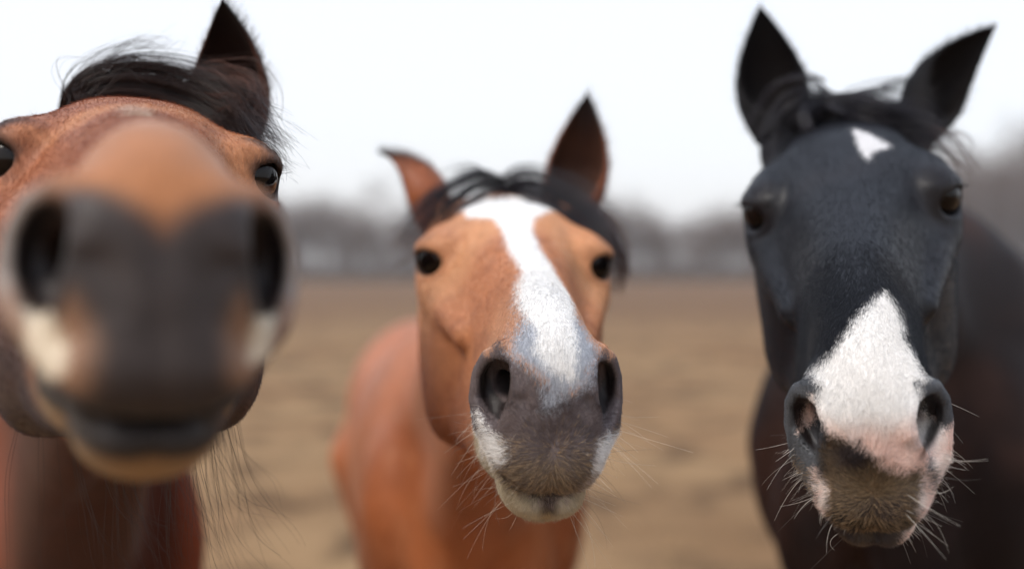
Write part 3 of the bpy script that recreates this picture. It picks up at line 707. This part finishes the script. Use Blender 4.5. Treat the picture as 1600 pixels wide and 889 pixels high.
    if 'beard' in h:
        P = np.concatenate([lock(g, n_, sp, r=r, **kw) for (g, n_, sp, kw) in h['beard']])
        add_hair('throat_hair', P-b, .00013, .00004, M_WHISK, root, lin(34, 24, 22))
    # tail
    bd = h['body']; a = math.radians(bd['yaw']); cc, ss = math.cos(a), math.sin(a); S = bd['s']
    def WB(x, y, z): return b + np.array([cc*x - ss*y, ss*x + cc*y, z])*S*[1, 1, 1]
    tl = lock([WB(0, 1.30, 1.34), WB(0, 1.42, 1.28), WB(0, 1.47, 1.0), WB(0, 1.46, .45)], 500, (.03, .06, .07), clumps=30, curl=.02, r=r)
    add_hair('tail', tl-b, .0006, .0003, M_MANE, root, lin(26, 20, 19))
    # mane along the crest of the neck
    cr0 = to_world([[0, -.02, .01]], h)[0]; wt = WB(0, .05, 1.46); ml = []
    for q in np.linspace(.14, 1, 24):
        p = cr0*(1-q) + wt*q + np.array([0, .03, .02*math.sin(q*3.1)+.0]); sd_ = h.get('mane_side', 1)
        ml.append(lock([p, p+np.array([sd_*.03, .02, -.01]), p+np.array([sd_*.07, .03, -.10]), p+np.array([sd_*.08, .03, -.24])], 60, (.012, .02, .02), k=10, clumps=6, curl=.008, r=r))
    ml = np.concatenate(ml); add_hair('mane', ml-b, .0004, .0002, M_MANE, root, lin(28, 21, 20))
    print(k, 'verts', len(V), 'time', round(time.time()-t0, 1))
    return root
D_ = lin(24, 19, 20); D2 = lin(58, 38, 30); BK = lin(20, 19, 24); BK2 = lin(46, 42, 50); RB = lin(96, 58, 44)
HORSES['left'].update(
  label='bay horse at the left, nearest, with big blurred grey muzzle and windblown dark forelock',
  mat=lambda: coat_material('bay_coat', .50, .30, .08, (1, .85, .7, 1)), fur_n=110000, fur_w=[1.6, 1.2, .15, .1], fur_r=.00010,
  whisk=60, wlen=(.008, .04), wtone=lin(70, 55, 48),
  ears=[((.076, .025, -.006), at(362, 2, .90), (-.15, -1, .1), .036), ((-.076, .025, -.010), at(-85, 178, .78), (-.3, -.8, .8), .032)],
  locks=[([at(108, 186, .88), at(122, 150, .87), at(158, 132, .87), at(220, 128, .88), at(290, 148, .89), at(350, 182, .88), at(398, 212, .82), at(436, 250, .78)], 900, (.006, .016, .012), dict(clumps=70, curl=.007), D_, D2),
         ([at(120, 165, .86), at(200, 150, .88), at(290, 165, .90), at(350, 190, .90), at(392, 212, .86)], 700, (.006, .012, .010), dict(clumps=50, curl=.006), D_, D2),
         ([at(104, 186, .88), at(128, 132, .87), at(170, 108, .88), at(225, 90, .90), at(288, 84, .92)], 110, (.004, .010, .016), dict(clumps=24, curl=.010), D_, D2),
         ([at(140, 150, .86), at(200, 110, .88), at(250, 118, .89), at(310, 118, .90)], 60, (.006, .012, .014), dict(clumps=24, curl=.012), D_, D2),
         ([at(300, 130, .92), at(340, 135, .90), at(380, 158, .88), at(398, 195, .86)], 350, (.010, .014, .010), dict(clumps=30, curl=.006), D2, RB),
         ([at(380, 200, .84), at(410, 225, .80), at(435, 250, .78), at(455, 285, .77)], 60, (.006, .009, .012), dict(clumps=16, curl=.006), D_, D2),
         ([at(110, 170, .86), at(112, 130, .87), at(130, 95, .88)], 8, (.006, .012, .02), dict(clumps=8, curl=.01), D_, D2)],
  beard=[])
J_ = lambda x, u, v: to_world([[x, u, v]], HORSES['left'])[0]
for x_, u_, n_ in ((.055, .14, 22), (.055, .22, 26), (.050, .30, 22), (.0, .26, 30), (-.04, .24, 20)):
    s_ = J_(x_, u_, -.200 + .35*max(0, u_-.22)); HORSES['left']['beard'].append(([s_, s_+[.004, 0, -.045], s_+[.016, 0, -.090], s_+[.038, .005, -.130]], n_, (.016, .024, .034), dict(clumps=14, curl=.006)))
HORSES['mid'].update(
  label='chestnut horse in the middle with crooked white blaze and dark grey nose',
  mat=lambda: coat_material('chestnut_coat', .48, .32, .08, (1, .88, .75, 1), .35, .48, .34), fur_n=260000, fur_w=[.2, .5, 1.6, 1.6], fur_r=.00010,
  whisk=230, wlen=(.006, .050), wtone=lin(225, 212, 195),
  ears=[((.080, .02, -.006), at(922, 150, 1.24), (-.25, -1, .0), .038), ((-.080, .02, -.010), at(606, 226, 1.28), (-.95, .5, -.1), .029)],
  locks=[([at(784, 296, 1.235), at(755, 286, 1.225), at(718, 302, 1.20), at(684, 328, 1.185), at(656, 355, 1.16), at(638, 388, 1.15)], 400, (.007, .013, .014), dict(clumps=30, curl=.003), BK, BK2),
         ([at(782, 298, 1.235), at(818, 284, 1.225), at(862, 300, 1.20), at(908, 330, 1.17), at(942, 372, 1.14), at(962, 410, 1.13), at(966, 440, 1.13)], 420, (.007, .0135, .012), dict(clumps=34, curl=.003), BK, BK2),
         ([at(900, 320, 1.20), at(948, 368, 1.18), at(968, 410, 1.17), at(960, 465, 1.16)], 260, (.010, .010, .005), dict(clumps=20, curl=.004), D2, RB),
         ([at(786, 294, 1.23), at(778, 308, 1.20), at(764, 330, 1.10)], 26, (.003, .010, .016), dict(clumps=18, curl=.004), BK, BK2),
         ([at(800, 292, 1.23), at(832, 306, 1.20), at(868, 330, 1.14)], 26, (.003, .009, .014), dict(clumps=18, curl=.004), BK, BK2),
         ([at(772, 286, 1.235), at(745, 262, 1.235), at(715, 260, 1.24), at(686, 270, 1.25)], 40, (.002, .004, .004), dict(clumps=6, curl=.002), BK, BK2),
         ([at(785, 286, 1.235), at(812, 268, 1.235), at(840, 272, 1.24)], 40, (.002, .004, .004), dict(clumps=6, curl=.002), BK, BK2),
         ([at(690, 300, 1.22), at(660, 345, 1.21), at(632, 385, 1.20), at(600, 392, 1.22)], 60, (.008, .012, .014), dict(clumps=14, curl=.006), D2, RB)],
  mane_side=1)
HORSES['right'].update(
  label='black horse on the right with white and pink snip, small star and pale whiskers',
  mat=lambda: coat_material('black_coat', .42, .30, .02, (.6, .75, 1, 1)), fur_n=250000, fur_w=[.03, .12, 1.6, 1.7], fur_r=.00009,
  whisk=240, wlen=(.006, .040), wtone=lin(225, 218, 208),
  ears=[((-.068, .025, -.004), at(1187, 20, 1.20), (-.18, -1, .0), .040), ((.080, .03, -.008), at(1538, 44, 1.14), (.25, -1, -.15), .034)],
  locks=[([at(1236, 205, 1.11), at(1262, 182, 1.10), at(1310, 170, 1.09), at(1370, 180, 1.06), at(1430, 198, 1.05), at(1476, 232, 1.02)], 900, (.007, .0125, .011), dict(clumps=60, curl=.006), BK, BK2),
         ([at(1300, 170, 1.10), at(1260, 178, 1.09), at(1225, 205, 1.10), at(1200, 240, 1.10)], 500, (.009, .014, .010), dict(clumps=30, curl=.005), BK, BK2),
         ([at(1232, 122, 1.16), at(1262, 120, 1.15), at(1292, 140, 1.13), at(1325, 162, 1.11), at(1370, 180, 1.08)], 50, (.002, .003, .006), dict(clumps=10, curl=.003), BK, BK2),
         ([at(1330, 160, 1.12), at(1370, 146, 1.13), at(1410, 136, 1.14), at(1450, 130, 1.15)], 110, (.008, .006, .004), dict(clumps=10, curl=.004), BK, BK2),
         ([at(1300, 215, 1.06), at(1262, 205, 1.06), at(1256, 172, 1.07), at(1285, 160, 1.08), at(1330, 178, 1.05)], 180, (.004, .006, .006), dict(clumps=8, curl=.003), BK, BK2),
         ([at(1440, 205, 1.06), at(1480, 226, 1.04), at(1505, 245, 1.04), at(1525, 272, 1.05)], 90, (.008, .010, .012), dict(clumps=12, curl=.005), D2, RB)],
  mane_side=-1)
# hide nothing: each horse is complete, with its hidden far side too
# ------------------------------------------------------------------ the field
def ground():
    m, nt, b = new_mat('field_soil')
    tc = N(nt, 'ShaderNodeTexCoord'); P = tc.outputs['Object']
    n1 = noise(nt, P, .35, 5, .4); n2 = noise(nt, P, 1.7, 6, .5); n3 = noise(nt, P, 26, 4)
    mp = N(nt, 'ShaderNodeMapping'); mp.inputs['Scale'].default_value = (.25, 1, 1); nt.links.new(P, mp.inputs[0]); n4 = noise(nt, mp.outputs[0], .22, 4, .3)
    soil = (*lin(128, 98, 70), 1); straw = (*lin(150, 122, 90), 1); dark = (*lin(76, 57, 41), 1); grass = (*lin(118, 112, 74), 1)
    f1 = math_node(nt, 'MULTIPLY_ADD', n1.outputs['Fac'], 3.2, -1.1, clamp=True); c = mixc(nt, f1, soil, straw)
    f2 = math_node(nt, 'MULTIPLY_ADD', n2.outputs['Fac'], 5, -2.45, clamp=True); c = mixc(nt, f2, c, dark)
    f4_ = math_node(nt, 'MULTIPLY_ADD', n4.outputs['Fac'], 5, -2.6, clamp=True); c = mixc(nt, math_node(nt, 'MULTIPLY', f4_, .55), c, dark)
    f3 = math_node(nt, 'MULTIPLY_ADD', n3.outputs['Fac'], 6, -3.4, clamp=True); c = mixc(nt, math_node(nt, 'MULTIPLY', f3, .35), c, grass)
    sy = N(nt, 'ShaderNodeSeparateXYZ'); nt.links.new(P, sy.inputs[0])          # a strip of damp bare plough land further out
    far = math_node(nt, 'MULTIPLY_ADD', math_node(nt, 'ADD', sy.outputs[1], math_node(nt, 'MULTIPLY', n1.outputs['Fac'], 22)), .05, -1.75, clamp=True)
    c = mixc(nt, math_node(nt, 'MULTIPLY', far, .75), c, (*lin(106, 80, 60), 1))
    nt.links.new(c, b.inputs['Base Color']); b.inputs['Roughness'].default_value = .95; b.inputs['Specular IOR Level'].default_value = .1
    bp = N(nt, 'ShaderNodeBump'); bp.inputs['Distance'].default_value = .03; bp.inputs['Strength'].default_value = .6
    nt.links.new(math_node(nt, 'ADD', n2.outputs['Fac'], math_node(nt, 'MULTIPLY', n3.outputs['Fac'], .4)), bp.inputs['Height']); nt.links.new(bp.outputs[0], b.inputs['Normal'])
    # one sheet, finely stepped near the horses, wide steps toward the horizon
    a = [0.0]; s = .09
    while a[-1] < 420: a.append(a[-1]+s); s = min(s*1.07, 60)
    a = np.array(a); g = np.r_[-a[::-1][:-1], a]; X, Y = np.meshgrid(g, g + 4.0, indexing='ij'); n = len(g)
    P_ = np.stack([X.ravel(), Y.ravel(), np.zeros(n*n)], 1)
    d = np.hypot(P_[:, 0], P_[:, 1]-2)
    z = (fbm(P_, .25)-.5)*.10*sst(d, 3, 14) + (fbm(P_+4, 2.1)-.5)*.035*sst(d, -1, 1)*(1-sst(d, 40, 80))
    P_[:, 2] = z - .006
    i = np.arange(n*n).reshape(n, n); F = np.stack([i[:-1, :-1], i[1:, :-1], i[1:, 1:], i[:-1, 1:]], -1).reshape(-1, 4)
    me = mesh_np('ground', P_, F); me.materials.append(m); o = link(bpy.data.objects.new('ground', me)); o['kind'] = 'structure'
ground()
# ------------------------------------------------------------------ stubble and dry grass
def stubble():
    r = np.random.default_rng(11); n = 46000
    m, nt, b = new_mat('dry_grass'); nt.links.new(attr(nt, 'hair_tone').outputs['Color'], b.inputs['Base Color']); b.inputs['Roughness'].default_value = .8
    Y = -4 + 44*r.random(n)**1.6; X = r.normal(0, 1, n)*(5 + .45*np.abs(Y))
    cl = fbm(np.stack([X, Y, np.zeros(n)], 1), .9); k = r.random(n) < sst(cl, .42, .62) + .08; X, Y = X[k], Y[k]; n = len(X)
    h_ = .03 + .07*r.random(n)**2; a = r.random(n)*6.28
    P = np.stack([X, Y, np.zeros(n)-.01], 1)[:, None, :]; t = np.linspace(0, 1, 4)[None, :, None]
    pts = P + np.stack([np.cos(a)*.8, np.sin(a)*.8, np.ones(n)], 1)[:, None, :]*h_[:, None, None]*t + np.array([0, 0, -.5])*h_[:, None, None]*t*t
    tone = lin(170, 140, 100)[None]*(.5+.8*r.random((n, 1)))
    o = add_hair('dry_grass', pts, .0022, .0006, m, None, tone); o['kind'] = 'stuff'; o['label'] = 'short dry straw coloured grass scattered over the brown field'; o['category'] = 'grass'
stubble()
# ------------------------------------------------------------------ bare trees
M_BARK, nt_, b_ = new_mat('bare_bark'); tc_ = N(nt_, 'ShaderNodeTexCoord')
bn = noise(nt_, tc_.outputs['Object'], 6, 4); nt_.links.new(mixc(nt_, bn.outputs['Fac'], (*lin(92, 82, 78), 1), (*lin(128, 116, 110), 1)), b_.inputs['Base Color']); b_.inputs['Roughness'].default_value = .9
M_TWIG, nt_, b_ = new_mat('bare_twigs'); b_.inputs['Base Color'].default_value = (*lin(92, 68, 52), 1); b_.inputs['Roughness'].default_value = .9
def tubes(segs, sides):
    """segs: (a, b, ra, rb) arrays -> open tubes"""
    a = np.array([s[0] for s in segs]); b = np.array([s[1] for s in segs]); ra = np.array([s[2] for s in segs]); rb = np.array([s[3] for s in segs])
    d = unit(b-a); ref = np.where(np.abs(d[:, 2:3]) < .9, [[0, 0, 1.0]], [[1.0, 0, 0]]); p = unit(np.cross(d, ref)); q = np.cross(d, p)
    th = np.arange(sides)/sides*2*math.pi; ring = np.cos(th)[None, :, None]*p[:, None] + np.sin(th)[None, :, None]*q[:, None]
    V = np.concatenate([a[:, None]+ring*ra[:, None, None], b[:, None]+ring*rb[:, None, None]], 1).reshape(-1, 3)
    i = np.arange(len(segs))[:, None]*2*sides; j = np.arange(sides)[None]; k = (j+1) % sides
    F = np.stack([i+j, i+k, i+k+sides, i+j+sides], -1).reshape(-1, 4)
    return V, F
def tree_segs(H, r, kind='round', dens=1.0):
    trunk, twigs = [], []
    lean = r.normal(0, .03, 2); p = np.array([0, 0, -.2]); R0 = .014*H+.03; nst = 9; pts = [p]
    for i in range(nst):
        p = p + np.array([lean[0]+r.normal(0, .03), lean[1]+r.normal(0, .03), 1])*(H*.93/nst); pts.append(p)
    rad = [R0*(1-.9*i/nst) for i in range(nst+1)]
    for i in range(nst): trunk.append((pts[i], pts[i+1], rad[i], rad[i+1]))
    def br(p, d, L, rr, lv):
        q = p; nseg = 3; dd = d
        for i in range(nseg):
            nd = unit(dd + r.normal(0, .16, 3) + np.array([0, 0, .10])); q2 = q + nd*L/nseg; r2 = rr*(1-.28*(i+1)/nseg*1.6)
            (trunk if lv == 0 else twigs).append((q, q2, rr, max(r2, .006))); q, dd, rr = q2, nd, max(r2, .006)
            if lv < 3:
                for _ in range(2 if lv < 2 else 1 + (r.random() < .6*dens)):
                    s = unit(nd + r.normal(0, .62, 3)); br(q, s, L*(.50+.2*r.random()), rr*.55, lv+1)
    nb = int(15*dens)
    for i in range(nb):
        t = .20 + .78*(i+r.random())/nb; z = t*nst; j = min(int(z), nst-1); p = pts[j]*(1-(z-j)) + pts[j+1]*(z-j)
        a = i*2.4 + r.random(); up = .5 if kind == 'round' else .9
        L = H*(.30*(1-t)**.7+.07) if kind == 'round' else H*(.16*(1-t)**.6+.06)
        br(p, unit(np.array([math.cos(a), math.sin(a), up])), L, rad[j]*.42, 1 if t > .7 else 0)
    return trunk, twigs
TREES = []
for i in range(6):
    r_ = np.random.default_rng(50+i); tr, tw = tree_segs(8.0 if i < 4 else 8.6, r_, 'round' if i % 3 else 'tall', .85); TREES.append((tubes(tr, 5), tubes(tw, 3)))
def treeline():
    r = np.random.default_rng(21); VV, FF, off = [], [], 0
    spots = []
    for x in np.r_[np.arange(-270, -118, 3.6), np.arange(-118, 120, 2.4), np.arange(120, 280, 3.6)]:
        for row, y in enumerate((186, 200, 214)):
            s = 1.62 + .64*r.random(); xx = x*(y/186) + r.normal(0, 1.2)
            ang = xx/y
            s *= 1.0 + .16*math.sin(ang*22+.6) + .08*math.sin(ang*61)
            if ang > .43: s *= 1.75
            if abs(xx) < 1.5*y: spots.append((xx, y + r.normal(0, 2), s))
    for x, y, s in spots:
        (a, fa), (b, fb) = TREES[r.integers(0, 6)]; t = r.random()*6.28; c, sn = math.cos(t), math.sin(t)
        Rz = np.array([[c, sn, 0], [-sn, c, 0], [0, 0, 1]])
        for (v, f) in ((a, fa), (b, fb)):
            VV.append((v@Rz)*s + [x, y, 0]); FF.append(f+off); off += len(v)
    # undergrowth: low twiggy shrubs along the foot of the wood
    n = 14000; X = (r.random(n)*2-1)*260; Y = 181 + r.random(n)*18; a0 = np.stack([X, Y, np.zeros(n)], 1)
    for q in range(3):
        d = np.stack([r.normal(0, .9, n), r.normal(0, .9, n), 1.4+3.0*r.random(n)], 1)
        segs = list(zip(a0, a0+d, np.full(n, .04), np.full(n, .012))); v, f = tubes(segs, 3); VV.append(v); FF.append(f+off); off += len(v)
    me = mesh_np('treeline', np.concatenate(VV), np.concatenate(FF), False); me.materials.append(M_TWIG)
    o = link(bpy.data.objects.new('treeline', me)); o['kind'] = 'stuff'; o['label'] = 'hazy grey band of leafless woodland along the far edge of the field'; o['category'] = 'wood'
    print('treeline faces', len(me.polygons))
treeline()
SP = [(86.5, 173, 3.6, 'tallest bare tree at the right edge, crown above the black horse back', 5),
      (80.5, 170, 3.0, 'bare tree just left of the tallest tree at the right edge of the field', 1),
      (77.5, 175, 2.6, 'shortest of the bare trees near the right edge, nearest the black horse face', 3),
      (-22.5, 180, 2.35, 'bare tree rising a little above the wood in the gap between the two brown horses', 4)]
for x, y, s, lab, ti in SP:
    (a, fa), (b, fb) = TREES[ti]
    o = bpy.data.objects.new('bare_tree', None); o.location = (x, y, 0); link(o); o['label'] = lab; o['category'] = 'tree'; o['group'] = 'bare trees standing out from the wood'
    for nm, v, f, mt in (('trunk', a, fa, M_BARK), ('crown', b, fb, M_TWIG)):
        me = mesh_np(nm, v*s, f, False); me.materials.append(mt); link(bpy.data.objects.new(nm, me), o)

# ------------------------------------------------------------------ damp air
def haze():
    m = bpy.data.materials.new('haze'); m.use_nodes = True; nt = m.node_tree; nt.nodes.clear()
    o = nt.nodes.new('ShaderNodeOutputMaterial'); v = nt.nodes.new('ShaderNodeVolumePrincipled')
    v.inputs['Color'].default_value = (.96, .93, .91, 1); v.inputs['Density'].default_value = .0011; v.inputs['Anisotropy'].default_value = .3
    nt.links.new(v.outputs[0], o.inputs['Volume'])
    x0, x1, y0, y1, z0, z1 = -500, 500, -500, 500, -1.5, 30
    V = np.array([(x, y, z) for x in (x0, x1) for y in (y0, y1) for z in (z0, z1)], float)
    F = np.array([(0, 1, 3, 2), (4, 6, 7, 5), (0, 4, 5, 1), (2, 3, 7, 6), (0, 2, 6, 4), (1, 5, 7, 3)])
    me = mesh_np('haze', V, F, False); me.materials.append(m); ob = link(bpy.data.objects.new('haze', me)); ob['kind'] = 'stuff'
haze()
for k_ in ('left', 'mid', 'right'): build_horse(k_)
